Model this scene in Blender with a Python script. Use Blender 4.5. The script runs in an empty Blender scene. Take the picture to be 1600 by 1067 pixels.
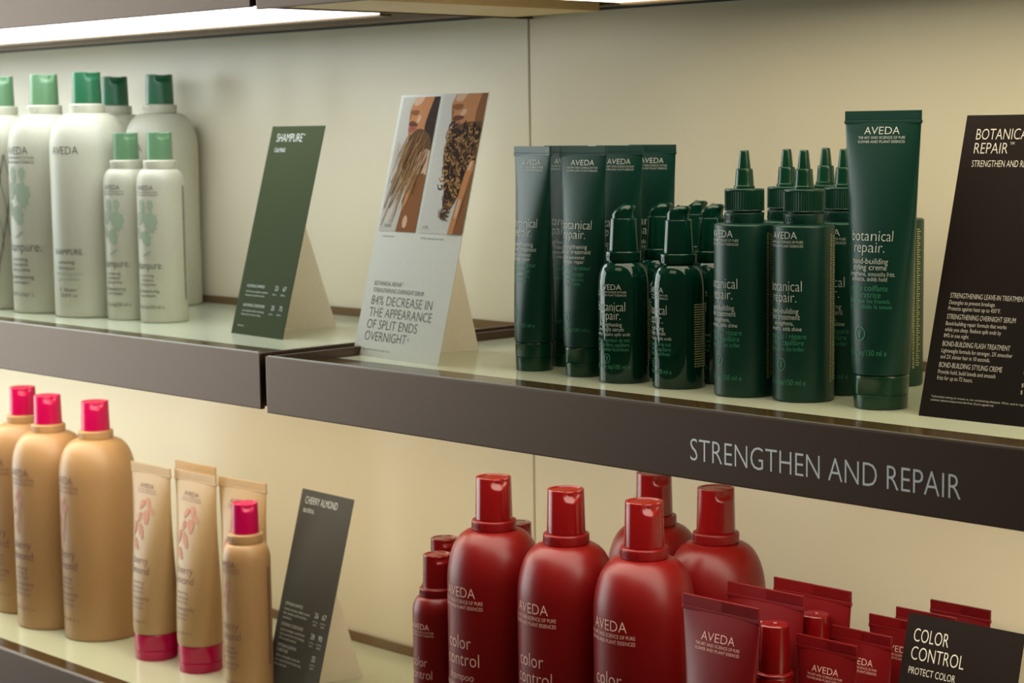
import bpy, bmesh, math, random
from mathutils import Vector, Matrix
R = math.radians
scene = bpy.context.scene
COL = scene.collection

# ------------------------------------------------------------------ camera
cam_d = bpy.data.cameras.new('camera')
cam = bpy.data.objects.new('camera', cam_d)
COL.objects.link(cam)
right = Vector((0.69597346, 0.71795123, -0.01292167))
down = Vector((0.06922041, -0.08499097, -0.99397438))
fwd = Vector((-0.71472335, 0.69088535, -0.10884834))
cam.matrix_world = Matrix(((right.x, -down.x, -fwd.x, 0), (right.y, -down.y, -fwd.y, 0), (right.z, -down.z, -fwd.z, 0), (0, 0, 0, 1)))
cam_d.sensor_width = 36.0
cam_d.lens = 3050 / 1600 * 36
cam_d.clip_start = 0.02
cam_d.dof.use_dof = True
cam_d.dof.focus_distance = 1.22
cam_d.dof.aperture_fstop = 18.0
scene.camera = cam

# ------------------------------------------------------------------ world, view, room lights
scene.view_settings.view_transform = 'Standard'
scene.view_settings.look = 'None'
scene.view_settings.gamma = 1.0
scene.view_settings.use_curve_mapping = False
scene.view_settings.exposure = 0.0
w = bpy.data.worlds.new('world'); scene.world = w
w.use_nodes = True
bg = w.node_tree.nodes['Background']
bg.inputs[0].default_value = (1.0, 0.80, 0.58, 1)
bg.inputs[1].default_value = 0.06

def area(name, loc, target, sx, sy, power, color):
    d = bpy.data.lights.new(name, 'AREA')
    d.shape = 'RECTANGLE'; d.size = sx; d.size_y = sy; d.energy = power; d.color = color
    o = bpy.data.objects.new(name, d); COL.objects.link(o)
    o.location = loc
    o.rotation_euler = (Vector(target) - Vector(loc)).to_track_quat('-Z', 'Y').to_euler()
    return o
# daylight through the tall shop windows, far left in front of the shelves
for i, (x, y) in enumerate(((-5.2, 0.55), (-5.2, -0.15), (-5.1, -0.85), (-4.9, -1.6))):
    area('window_daylight', (x, y, 0.10), (-1.2, 0.95, -0.2), 0.5, 2.5, 24, (0.90, 1.0, 0.97))
# unseen warm fill light added high in front of the shelves
area('front_fill', (-0.6, -0.8, 1.5), (-1.0, 1.1, -0.2), 1.2, 0.6, 5, (1.0, 0.84, 0.62))

# ------------------------------------------------------------------ materials
def lin(c):
    return tuple(((v / 255) / 12.92 if v / 255 <= 0.04045 else ((v / 255 + 0.055) / 1.055) ** 2.4) for v in c) + (1,)
MATS = {}
def mat(name, rgb, rough=0.4, metal=0.0, spec=0.5, coat=0.0, bump=0.0, scale=400.0, var=0.06, trans=0.0, sss=0.0, emit=0.0):
    m = bpy.data.materials.new(name); m.use_nodes = True
    nt = m.node_tree; b = nt.nodes['Principled BSDF']
    b.inputs['Roughness'].default_value = rough
    b.inputs['Metallic'].default_value = metal
    b.inputs['Specular IOR Level'].default_value = spec
    b.inputs['Coat Weight'].default_value = coat
    b.inputs['Coat Roughness'].default_value = 0.05
    if sss:
        b.inputs['Subsurface Weight'].default_value = sss
        b.inputs['Subsurface Radius'].default_value = (1, 1, 1)
        b.inputs['Subsurface Scale'].default_value = 0.004
    if trans: b.inputs['Transmission Weight'].default_value = trans
    tc = nt.nodes.new('ShaderNodeTexCoord')
    nz = nt.nodes.new('ShaderNodeTexNoise'); nz.inputs['Scale'].default_value = scale; nz.inputs['Detail'].default_value = 3
    nt.links.new(tc.outputs['Object'], nz.inputs['Vector'])
    mx = nt.nodes.new('ShaderNodeMix'); mx.data_type = 'RGBA'
    c = lin(rgb)
    mx.inputs[6].default_value = tuple(v * (1 - var) for v in c[:3]) + (1,)
    mx.inputs[7].default_value = tuple(min(1, v * (1 + var)) for v in c[:3]) + (1,)
    nt.links.new(nz.outputs['Fac'], mx.inputs[0])
    nt.links.new(mx.outputs[2], b.inputs['Base Color'])
    if bump:
        bp = nt.nodes.new('ShaderNodeBump'); bp.inputs['Strength'].default_value = bump; bp.inputs['Distance'].default_value = 0.0004
        nt.links.new(nz.outputs['Fac'], bp.inputs['Height']); nt.links.new(bp.outputs['Normal'], b.inputs['Normal'])
    if emit:
        b.inputs['Emission Color'].default_value = c; b.inputs['Emission Strength'].default_value = emit
    MATS[name] = m
    return m
M = MATS
mat('wall_glass', (230, 222, 196), rough=0.30, spec=0.38, scale=3, var=0.02)
mat('seam_dark', (70, 60, 40), rough=0.8)
mat('border_brown', (74, 58, 36), rough=0.14)
mat('shelf_metal', (100, 83, 73), rough=0.40, metal=0.85, bump=0.12, scale=1400)
mat('shelf_lip', (150, 145, 138), rough=0.3, metal=0.6)
mat('trim_brown', (128, 104, 74), rough=0.4, metal=0.3)
mat('trim_dark', (26, 21, 16), rough=0.6)
mat('underside_beige', (236, 206, 150), rough=0.4)
mat('underside_brown', (74, 52, 26), rough=0.35)
mat('shelf_glass', (206, 212, 184), rough=0.12, spec=0.55, scale=6, var=0.02)
mat('led_lens', (240, 244, 250), rough=0.5, emit=5.6)
mat('led_lens_warm', (255, 245, 224), rough=0.5, emit=4.9)
mat('led_lens_right', (255, 242, 216), rough=0.5, emit=3.7)
mat('sign_letter', (252, 254, 252), rough=0.46, metal=0.8)
mat('floor_mat', (96, 84, 70), rough=0.6, scale=8)
mat('ceiling_mat', (150, 140, 122), rough=0.8, scale=8)
mat('green_satin', (4, 54, 42), rough=0.38, bump=0.15, scale=2500, spec=0.42)
mat('green_gloss', (2, 48, 35), rough=0.05, spec=0.5)
mat('green_cap', (5, 56, 36), rough=0.24, spec=0.5)
mat('green_rib', (5, 56, 40), rough=0.33)
mat('print_white', (206, 212, 202), rough=0.5)
mat('print_olive', (172, 172, 116), rough=0.5)
mat('print_green', (62, 150, 112), rough=0.5)
mat('cream_bottle', (188, 187, 165), rough=0.42, sss=0.15)
mat('cap_pale_green', (98, 136, 98), rough=0.3, sss=0.2)
mat('cap_dark_green', (40, 100, 66), rough=0.28)
mat('print_dark', (66, 66, 58), rough=0.6)
mat('print_leaf', (152, 168, 142), rough=0.6)
mat('tan_bottle', (180, 142, 98), rough=0.38, sss=0.1)
mat('tan_tube', (188, 156, 112), rough=0.36, sss=0.1)
mat('cap_pink', (190, 4, 80), rough=0.25, sss=0.15)
mat('print_plum', (124, 84, 84), rough=0.6)
mat('print_blossom', (198, 138, 116), rough=0.6)
mat('print_blossom_red', (188, 62, 48), rough=0.6)
mat('red_bottle', (112, 7, 8), rough=0.35, spec=0.42)
mat('red_cap', (112, 8, 10), rough=0.18, spec=0.55, coat=0.2)
mat('red_tube', (108, 8, 13), rough=0.38, bump=0.1, scale=2500)
mat('print_cream', (214, 208, 192), rough=0.5)
mat('print_rose', (226, 178, 164), rough=0.5)
mat('card_green', (52, 62, 30), rough=0.6, spec=0.08)
mat('card_black', (32, 25, 22), rough=0.6, spec=0.08)
mat('card_grey', (74, 72, 66), rough=0.6, spec=0.08)
mat('card_white', (212, 214, 202), rough=0.5, spec=0.2)
mat('card_back', (250, 240, 222), rough=0.6)
mat('print_ink', (70, 72, 62), rough=0.6)
mat('photo_pale', (196, 194, 182), rough=0.5, spec=0.03)
mat('photo_white', (208, 208, 200), rough=0.5, spec=0.03)
mat('photo_skin', (196, 136, 86), rough=0.5, spec=0.03)
mat('photo_skin_light', (214, 178, 148), rough=0.5, spec=0.03)
mat('photo_skin_dark', (140, 90, 48), rough=0.5, spec=0.03)
mat('photo_lip', (166, 92, 78), rough=0.5, spec=0.03)
mat('photo_lip_dark', (110, 56, 42), rough=0.5, spec=0.03)
mat('photo_hair', (104, 72, 38), rough=0.5, spec=0.03)
mat('photo_hair_light', (172, 132, 82), rough=0.5, spec=0.03)
mat('photo_hair_dark', (52, 32, 16), rough=0.5, spec=0.03)

# ------------------------------------------------------------------ helpers
def tag(o, label, cat, group=None):
    o['label'] = label; o['category'] = cat
    if group: o['group'] = group
    return o
def thing(name, loc, rz=0.0, s=1.0):
    o = bpy.data.objects.new(name, None); COL.objects.link(o)
    o.empty_display_size = 0.02
    o.location = loc; o.rotation_euler = (0, 0, rz); o.scale = (s, s, s)
    return o
def obj(name, bm, mats, parent=None, smooth=True, angle=38, kind=None):
    me = bpy.data.meshes.new(name)
    bm.to_mesh(me); bm.free()
    for m in (mats if isinstance(mats, (list, tuple)) else [mats]): me.materials.append(M[m])
    if smooth:
        me.polygons.foreach_set('use_smooth', [True] * len(me.polygons))
        me.set_sharp_from_angle(angle=R(angle))
    o = bpy.data.objects.new(name, me); COL.objects.link(o)
    if parent: o.parent = parent
    if kind: o['kind'] = kind
    return o
def copy_tree(o, parent=None):
    c = o.copy(); COL.objects.link(c)
    if parent: c.parent = parent
    for ch in list(o.children): copy_tree(ch, c)
    return c
def box(bm, a, b, bev=0.0, mi=0):
    x0, y0, z0 = a; x1, y1, z1 = b
    tmp = bmesh.new()
    vs = [tmp.verts.new(p) for p in ((x0, y0, z0), (x1, y0, z0), (x1, y1, z0), (x0, y1, z0), (x0, y0, z1), (x1, y0, z1), (x1, y1, z1), (x0, y1, z1))]
    for f in ((3, 2, 1, 0), (4, 5, 6, 7), (0, 1, 5, 4), (1, 2, 6, 5), (2, 3, 7, 6), (3, 0, 4, 7)): tmp.faces.new([vs[i] for i in f])
    if bev: bmesh.ops.bevel(tmp, geom=tmp.edges[:], offset=bev, segments=2, profile=0.6, affect='EDGES')
    merge(bm, tmp, mi)
def merge(bm, tmp, mi=None):
    mp = {}
    for v in tmp.verts: mp[v] = bm.verts.new(v.co)
    for f in tmp.faces:
        try: g = bm.faces.new([mp[v] for v in f.verts]); g.material_index = f.material_index if mi is None else mi
        except ValueError: pass
    tmp.free()
def fillet(pts, n=5):
    """pts (r, z, radius): rounds the corners of a lathe profile"""
    out = []
    for i, p in enumerate(pts):
        rad = p[2] if len(p) > 2 else 0
        if not rad or i == 0 or i == len(pts) - 1: out.append((p[0], p[1])); continue
        P = Vector(p[:2]); A = Vector(pts[i - 1][:2]) - P; B = Vector(pts[i + 1][:2]) - P
        la, lb = A.length, B.length; A.normalize(); B.normalize()
        ang = A.angle(B); t = min(rad / math.tan(ang / 2), la * 0.499, lb * 0.499)
        p0, p1 = P + A * t, P + B * t
        for k in range(n + 1):
            u = k / n
            q = (1 - u) ** 2 * p0 + 2 * u * (1 - u) * P + u * u * p1
            out.append((q.x, q.y))
    return out
def lathe(bm, prof, seg=48, mi=0, deform=None, rib=None):
    rows = []
    for r, z in prof:
        if r < 1e-6: rows.append([bm.verts.new((0, 0, z))]); continue
        row = []
        for k in range(seg):
            a = 2 * math.pi * k / seg
            p = Vector((r * math.sin(a), -r * math.cos(a), z))
            if rib and rib[0] <= z <= rib[1] and k % 2: p.x *= rib[2]; p.y *= rib[2]
            if deform: p = deform(p, a)
            row.append(bm.verts.new(p))
        rows.append(row)
    for A, B in zip(rows, rows[1:]):
        if len(A) == 1 and len(B) == 1: continue
        for k in range(seg):
            j = (k + 1) % seg
            if len(A) == 1: f = bm.faces.new((A[0], B[j], B[k]))
            elif len(B) == 1: f = bm.faces.new((A[k], A[j], B[0]))
            else: f = bm.faces.new((A[k], A[j], B[j], B[k]))
            f.material_index = mi

# ---- lettering: outlines of text as plain polygons in 2D (x right, y up), then laid on a surface
TXT = {}
def glyphs(s, ext=0.0, off=0.0):
    key = (s, ext, off)
    if key in TXT: return TXT[key]
    cu = bpy.data.curves.new('t', 'FONT'); cu.body = s; cu.size = 1.0; cu.align_x = 'CENTER'; cu.resolution_u = 3; cu.extrude = ext; cu.offset = off
    o = bpy.data.objects.new('t', cu); COL.objects.link(o)
    bpy.context.view_layer.update()
    me = bpy.data.meshes.new_from_object(o.evaluated_get(bpy.context.evaluated_depsgraph_get()))
    vs = [v.co.copy() for v in me.vertices]; fs = [tuple(p.vertices) for p in me.polygons]
    bpy.data.objects.remove(o); bpy.data.curves.remove(cu); bpy.data.meshes.remove(me)
    if vs:
        cx = (min(v.x for v in vs) + max(v.x for v in vs)) / 2
        for v in vs: v.x -= cx
    TXT[key] = (vs, fs)
    return TXT[key]
CAPH = max(v.y for v in glyphs('H')[0])
def put_text(bm, surf, s, cx, z, cap, width=None, mi=0, align='c', ext=0.0, shear=0.0, rot=False):
    vs, fs = glyphs(s, 1.0 if ext else 0.0, 0.0 if ext else -0.011 if cap > 0.0055 else -0.006)
    if not vs: return
    w0 = max(v.x for v in vs) - min(v.x for v in vs)
    sy = cap / CAPH; sx = width / w0 if width else sy * 0.86
    off = cx + (w0 * sx / 2 if align == 'l' else -w0 * sx / 2 if align == 'r' else 0)
    nv = []
    for v in vs:
        a, b = v.x * sx + v.y * sy * shear, v.y * sy
        if rot: P = surf(cx - b, z + a, v.z * ext)
        else: P = surf(off + a, z + b, v.z * ext)
        nv.append(bm.verts.new(P))
    for f in fs:
        try: g = bm.faces.new([nv[i] for i in f]); g.material_index = mi
        except ValueError: pass
def put_poly(bm, surf, pts, mi=0, lift=0.0, dense=0):
    """flat printed shape; the outline is filled by ear clipping"""
    tmp = bmesh.new()
    vs = [tmp.verts.new((p[0], p[1], 0)) for p in pts]
    f = tmp.faces.new(vs)
    bmesh.ops.triangulate(tmp, faces=[f], ngon_method='EAR_CLIP')
    if dense: bmesh.ops.subdivide_edges(tmp, edges=tmp.edges[:], cuts=dense, use_grid_fill=True); bmesh.ops.triangulate(tmp, faces=tmp.faces[:])
    for f in tmp.faces:
        c = [surf(v.co.x, v.co.y, lift) for v in f.verts]
        g = bm.faces.new([bm.verts.new(p) for p in c]); g.material_index = mi
    tmp.free()
def strip(bm, surf, pts, wd, mi=0, lift=0.0):
    for (x0, y0), (x1, y1) in zip(pts, pts[1:]):
        d = Vector((x1 - x0, y1 - y0))
        if d.length < 1e-9: continue
        n = Vector((-d.y, d.x)).normalized() * wd / 2
        q = ((x0 - n.x, y0 - n.y), (x1 - n.x, y1 - n.y), (x1 + n.x, y1 + n.y), (x0 + n.x, y0 + n.y))
        g = bm.faces.new([bm.verts.new(surf(a, b, lift)) for a, b in q]); g.material_index = mi
def cyl(r, eps=0.00025):
    return lambda x, z, d=0.0: Vector(((r + eps + d) * math.sin(x / r), -(r + eps + d) * math.cos(x / r), z))
def ring_icon(bm, surf, cx, z, r, mi):
    n = 24
    pts = [(cx + r * 0.78 * math.sin(2 * math.pi * k / n), z + r * math.cos(2 * math.pi * k / n)) for k in range(n + 1)]
    strip(bm, surf, pts, r * 0.13, mi)
    strip(bm, surf, [(cx, z - r * 0.55), (cx, z)], r * 0.2, mi)
    put_poly(bm, surf, [(cx, z), (cx - r * 0.36, z + r * 0.5), (cx - r * 0.05, z + r * 0.35)], mi)
    put_poly(bm, surf, [(cx, z), (cx + r * 0.05, z + r * 0.35), (cx + r * 0.36, z + r * 0.5)], mi)
def prints(bm, surf, rows):
    for row in rows:
        s, cx, z, cap, wd, mi = row
        put_text(bm, surf, s, cx, z, cap, wd, mi)
def brand(bm, surf, z, cap, wd, mi=0, cx=0.0, small=True):
    put_text(bm, surf, 'AVEDA', cx, z, cap, wd, mi)
    if small:
        put_text(bm, surf, 'THE ART AND SCIENCE OF PURE', cx, z - cap * 0.62, cap * 0.35, wd * 1.38, mi)
        put_text(bm, surf, 'FLOWER AND PLANT ESSENCES', cx, z - cap * 1.18, cap * 0.35, wd * 1.38, mi)
def text_block(bm, surf, x0, x1, z0, z1, n, mi, seed=0, vertical=False):
    """small print too fine to read: rows of word-long dashes"""
    rnd = random.Random(seed)
    for i in range(n):
        if vertical:
            x = x0 + (x1 - x0) * (i + 0.5) / n; z = z0
            while z < z1:
                L = rnd.uniform(0.0008, 0.0024); strip(bm, surf, [(x, z), (x, min(z + L, z1))], abs(x1 - x0) / n * 0.6, mi); z += L + 0.0005
        else:
            z = z0 + (z1 - z0) * (i + 0.5) / n; x = x0
            while x < x1:
                L = rnd.uniform(0.0006, 0.002); strip(bm, surf, [(x, z), (min(x + L, x1), z)], (z1 - z0) / n * 0.5, mi); x += L + 0.0004

def text_parts(bm, mats, parent, gap=0.0075):
    """one printed block = one part: splits the lettering where blocks stand clearly apart"""
    bm.verts.ensure_lookup_table(); seen = {}; isl = []
    for v in bm.verts:
        if v in seen: continue
        st = [v]; seen[v] = len(isl); cur = []
        while st:
            q = st.pop(); cur.append(q)
            for e in q.link_edges:
                o = e.other_vert(q)
                if o not in seen: seen[o] = len(isl); st.append(o)
        isl.append(cur)
    bx = [([min(v.co[k] for v in c) for k in range(3)], [max(v.co[k] for v in c) for k in range(3)]) for c in isl]
    cl = [[i] for i in range(len(isl))]; lab = list(range(len(isl)))
    def find(i):
        while lab[i] != i: lab[i] = lab[lab[i]]; i = lab[i]
        return i
    for i in range(len(bx)):
        for j in range(i):
            d = sum(max(0, bx[i][0][k] - bx[j][1][k], bx[j][0][k] - bx[i][1][k]) ** 2 for k in range(3)) ** 0.5
            if d < gap: lab[find(i)] = find(j)
    groups = {}
    for i in range(len(bx)): groups.setdefault(find(i), []).append(i)
    for g, ids in sorted(groups.items(), key=lambda t: -max(bx[i][1][2] for i in t[1])):
        ids = set(ids); nb = bmesh.new(); mp = {}
        for f in bm.faces:
            if find(seen[f.verts[0]]) != g: continue
            q = []
            for v in f.verts:
                if v not in mp: mp[v] = nb.verts.new(v.co)
                q.append(mp[v])
            nf = nb.faces.new(q); nf.material_index = f.material_index
        obj('printed_text', nb, mats, parent, smooth=False)
    bm.free()

# ------------------------------------------------------------------ the room
WY = 1.1718          # back wall plane
FY = 0.8845          # front plane of the shelf fascias
UX = -1.1870         # joint between the two shelf bays
bm = bmesh.new()
box(bm, (-3.6, WY, -1.3), (UX - 0.0012, WY + 0.012, 1.7), 0.0006)
box(bm, (UX + 0.0012, WY, -1.3), (0.6, WY + 0.012, 1.7), 0.0006)
box(bm, (-3.6, WY + 0.012, -1.3), (0.6, WY + 0.06, 1.7), 0, 1)
obj('wall_back', bm, ['wall_glass', 'seam_dark'], smooth=False, kind='structure')
bm = bmesh.new(); box(bm, (-5.5, -4.5, -1.36), (3.0, WY + 0.06, -1.3))
obj('floor', bm, 'floor_mat', smooth=False, kind='structure')
bm = bmesh.new(); box(bm, (-5.5, -4.5, 1.7), (3.0, WY + 0.06, 1.76))
obj('ceiling', bm, 'ceiling_mat', smooth=False, kind='structure')

def shelf(name, x0, x1, zt, zb, zg, label, fy=FY, lens='led_lens_warm'):
    t = thing(name, ((x0 + x1) / 2, (fy + WY) / 2, zb))
    tag(t, label, 'shelf', 'wall shelves of the display')
    o = Vector(((x0 + x1) / 2, (fy + WY) / 2, zb))
    def L(p): return tuple(Vector(p) - o)
    bm = bmesh.new()
    box(bm, L((x0, fy, zb)), L((x1, fy + 0.004, zt)), 0.0009)                     # front plate
    box(bm, L((x0, fy + 0.004, zb + 0.002)), L((x0 + 0.004, WY - 0.001, zt)), 0.0006)
    box(bm, L((x1 - 0.004, fy + 0.004, zb + 0.002)), L((x1, WY - 0.001, zt)), 0.0006)
    obj('frame', bm, 'shelf_metal', t, smooth=False)
    bm = bmesh.new()
    box(bm, L((x0 + 0.002, fy + 0.0006, zt - 0.0004)), L((x1 - 0.002, fy + 0.0032, zt + 0.0007)), 0.0003)
    obj('lip_edge', bm, 'shelf_lip', t, smooth=False)
    bm = bmesh.new()
    box(bm, L((x0 + 0.004, WY - 0.004, zg)), L((x1 - 0.004, WY - 0.001, zt)), 0.0004)
    obj('back_trim', bm, 'trim_brown', t, smooth=False)
    bm = bmesh.new()
    box(bm, L((x0 + 0.004, fy + 0.004, zg - 0.006)), L((x1 - 0.004, WY - 0.004, zg)))
    obj('glass_panel', bm, 'shelf_glass', t, smooth=False)
    bm = bmesh.new()
    box(bm, L((x0 + 0.004, fy + 0.004, zg - 0.005)), L((x1 - 0.004, fy + 0.064 if fy < 0.89 else 0.9375, zg + 0.0003)))
    obj('glass_border', bm, 'border_brown', t, smooth=False)
    bm = bmesh.new()
    box(bm, L((x0 + 0.004, fy + 0.13, zb + 0.004)), L((x1 - 0.004, WY - 0.001, zb + 0.008)))
    obj('underside_panel', bm, 'underside_beige', t, smooth=False)
    bm = bmesh.new()
    box(bm, L((x0 + 0.03, fy + 0.005, zb + 0.001)), L((x1 - 0.03, fy + 0.124, zb + 0.006)))
    obj('light_panel', bm, lens, t, smooth=False)
    return t, o
ZGL, ZGR, ZGW = -0.1750, -0.1762, -0.4905
shelf('display_shelf', -3.3, -1.1905, -0.1674, -0.2106, ZGL, 'grey metal shelf at left carrying cream bottles and the green sign')
sr, so = shelf('display_shelf', -1.1835, 0.5, -0.1693, -0.2126, ZGR, 'grey metal shelf lettered STRENGTHEN AND REPAIR under the dark green products')
shelf('display_shelf', -3.3, -1.1905, -0.4815, -0.5245, ZGW, 'lowest grey metal shelf at left carrying tan bottles with pink caps', fy=0.9010)
shelf('display_shelf', -1.1835, 0.5, -0.4835, -0.5265, ZGW - 0.0005, 'lowest metal shelf at right beneath the dark red bottles', fy=0.9010)
# shelf lettering
bm = bmesh.new()
def fasc(x, z, d=0.0): return Vector((x, FY - 0.0001 - d, z)) - so
put_text(bm, fasc, 'STRENGTHEN AND REPAIR', -0.6668, -0.2006, 0.0135, 0.1895, 0)
obj('lettering', bm, 'sign_letter', sr, smooth=False)['label'] = 'pale grey lettering STRENGTHEN AND REPAIR'

# canopy shelves at the top of the picture
def canopy(x0, x1, zb, label, lens_x0, lens_x1, mid, lens, yb=1.031):
    t = thing('canopy_shelf', ((x0 + x1) / 2, 1.03, zb)); tag(t, label, 'shelf', 'wall shelves of the display')
    o = Vector(((x0 + x1) / 2, 1.03, zb))
    def L(p): return tuple(Vector(p) - o)
    bm = bmesh.new()
    box(bm, L((x0, FY, zb)), L((x1, FY + 0.004, zb + 0.043)), 0.0009)
    box(bm, L((x0, FY + 0.004, zb + 0.001)), L((x0 + 0.003, WY - 0.001, zb + 0.043)))
    box(bm, L((x1 - 0.003, FY + 0.004, zb + 0.001)), L((x1, WY - 0.001, zb + 0.043)))
    box(bm, L((x0, FY + 0.004, zb + 0.036)), L((x1, WY - 0.001, zb + 0.043)))
    obj('frame', bm, 'shelf_metal', t, smooth=False)
    bm = bmesh.new(); box(bm, L((lens_x0, FY + 0.005, zb + 0.0005)), L((lens_x1, yb, zb + 0.006)), 0.0004)
    obj('light_panel', bm, lens, t, smooth=False)
    bm = bmesh.new(); box(bm, L((lens_x0, yb + 0.0002, zb - 0.0012)), L((lens_x1, yb + 0.013, zb + 0.010)), 0.0005)
    obj('light_rail', bm, 'trim_brown', t, smooth=False)
    bm = bmesh.new(); box(bm, L((x0 + 0.003, FY + 0.005, zb + 0.012)), L((x1 - 0.003, WY - 0.012, zb + 0.016)))
    obj('underside_panel', bm, mid, t, smooth=False)
    bm = bmesh.new(); o2 = 0.0952 - zb
    box(bm, L((x0, WY - 0.022, zb + o2 + 0.0006)), L((x1, WY - 0.001, zb + o2 + 0.008)), 0.0006)
    box(bm, L((x0, WY - 0.0040, zb + o2 - 0.0012)), L((x1, WY - 0.0006, zb + o2 + 0.0006)), 0, 1)
    obj('wall_trim', bm, ['trim_brown', 'trim_dark'], t, smooth=False)
    return t, L
canopy(-3.3, -1.1905, 0.0918, 'grey shelf overhead at left with bright white light panel underneath', -3.29, -1.2150, 'trim_dark', 'led_lens')
t, L = canopy(-1.1835, 0.5, 0.0895, 'shelf overhead at right with brown underside, reflected light painted beige at its left end', -0.985, 0.49, 'underside_brown', 'led_lens_right', 1.066)
bm = bmesh.new(); box(bm, L((-1.180, FY + 0.005, 0.0915)), L((-1.082, WY - 0.024, 0.101)), 0.0004)  # beige board: reflected light on the brown underside, put in as colour
obj('underside_reflected_light', bm, 'underside_beige', t, smooth=False)

# ------------------------------------------------------------------ bottles
def cap_notch(z_top, ang, wid, dep):
    def f(p, a):
        d = (a - ang + math.pi) % (2 * math.pi) - math.pi
        g = max(0.0, 1 - (d / wid) ** 2) * max(0.0, 1 - ((z_top - p.z) / dep) ** 2) if p.z > z_top - dep else 0
        g = min(1, g * 1.6)
        return Vector((p.x * (1 - 0.16 * g), p.y * (1 - 0.16 * g), p.z - 0.0008 * g))
    return f
def bottle(name, r, H, rc, hc, rk, hk, sh, body_mat, cap_mat, collar_mat=None, notch=True):
    """litre/small bottle: body with round shoulder, embossed collar, disc-top cap"""
    t = thing(name, (0, 0, 0))
    zk = H - hc - hk
    prof = [(0, 0.0006), (r * 0.86, 0.0006), (r * 0.90, 0), (r, 0.0, r * 0.14)]
    body = fillet([(0, 0.0012), (r * 0.80, 0.0012), (r * 0.84, 0, 0.001), (r, 0, r * 0.16), (r, zk - sh)])
    for k in range(1, 13):
        a = k / 12 * math.pi / 2
        rr = rk * 0.90 + (r - rk * 0.90) * math.cos(a) ** 0.88 if k < 12 else rk * 0.90
        body.append((rr, zk - sh + sh * math.sin(a) ** 0.94))
    body += [(rk * 0.9, zk + 0.0006)]
    bm = bmesh.new(); lathe(bm, body, 64)
    obj('body', bm, body_mat, t, angle=60)
    bm = bmesh.new()
    lathe(bm, fillet([(rk * 0.7, zk), (rk, zk, 0.0008), (rk, zk + hk - 0.0008, 0.0012), (rc * 1.02, zk + hk - 0.0008), (rc * 0.9, zk + hk + 0.0004)]), 56)
    put_text(bm, cyl(rk, 0.0), 'AVEDA', 0, zk + hk * 0.22, hk * 0.5, rk * 1.25, 0, ext=0.0003)
    obj('collar', bm, collar_mat or body_mat, t)
    zc = H - hc
    bm = bmesh.new()
    prof = [(rc * 0.96, zc - 0.0002), (rc * 1.0, zc)] + [(rc * (1.0 - 0.05 * k / 20), zc + (hc - 0.001) * k / 20) for k in range(1, 20)]
    prof += fillet([(rc * 0.953, H - 0.0011), (rc * 0.95, H, 0.0010), (rc * 0.80, H), (rc * 0.78, H - 0.0005), (0, H - 0.0005)])
    lathe(bm, prof, 64, deform=cap_notch(H, R(72), 0.62, hc * 0.24) if notch else None)
    obj('cap', bm, cap_mat, t)
    return t
def leaf_shape(cx, z, w, h, rot, seed):
    rnd = random.Random(seed); pts = []
    n = 18
    for k in range(n):
        a = 2 * math.pi * k / n
        rr = 1.0 + (0.16 if k % 2 else -0.08) + rnd.uniform(-0.05, 0.05)
        x, y = math.sin(a) * w * rr * (0.75 + 0.25 * math.cos(a)), math.cos(a) * h * rr
        pts.append((cx + x * math.cos(rot) - y * math.sin(rot), z + x * math.sin(rot) + y * math.cos(rot)))
    return pts
def leaf_print(parent, r, z0, z1, m, petals=False):
    bm = bmesh.new(); s = cyl(r); h = (z1 - z0)
    spec = [(0.16, 0.90, 0.11, 0.14, 0.0), (-0.10, 0.88, 0.13, 0.17, 0.15), (0.16, 0.50, 0.24, 0.24, 0.25), (-0.20, 0.58, 0.16, 0.18, -0.2), (0.02, 0.10, 0.20, 0.20, 0.4), (-0.26, 0.22, 0.10, 0.15, 0.3), (0.02, -0.28, 0.035, 0.14, -1.1)]
    if petals:
        spec = [(0.05, 0.9, 0.05, 0.09, 0.3), (0.10, 0.76, 0.07, 0.10, 0.9), (-0.08, 0.80, 0.07, 0.10, -0.7), (0.03, 0.62, 0.09, 0.12, 0.1), (0.0, 0.36, 0.08, 0.14, 0.2), (-0.08, 0.12, 0.09, 0.13, 0.6), (-0.2, 0.48, 0.05, 0.10, -0.4)]
    for i, (x, y, a, b, ro) in enumerate(spec): put_poly(bm, s, leaf_shape(x * h, z0 + y * h, a * h, b * h, ro, i), 0, 0.00005, 4)
    o = obj('blossom_print' if petals else 'leaf_print', bm, m, parent, smooth=False)
    return o

def place(proto, used, pos, k, zg, rz, label, group):
    o = proto if not used else copy_tree(proto)
    used.append(1)
    o.location = (pos[0] * k, pos[1] * k, zg); o.rotation_euler = (0, 0, R(rz)); o.scale = (k, k, k)
    return tag(o, label, CATEGORY[0], group)
CATEGORY = ['bottle']
KL, KR, KW = 0.1750 / 0.1695, 0.1762 / 0.1712, 0.4905 / 0.4835

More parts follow.
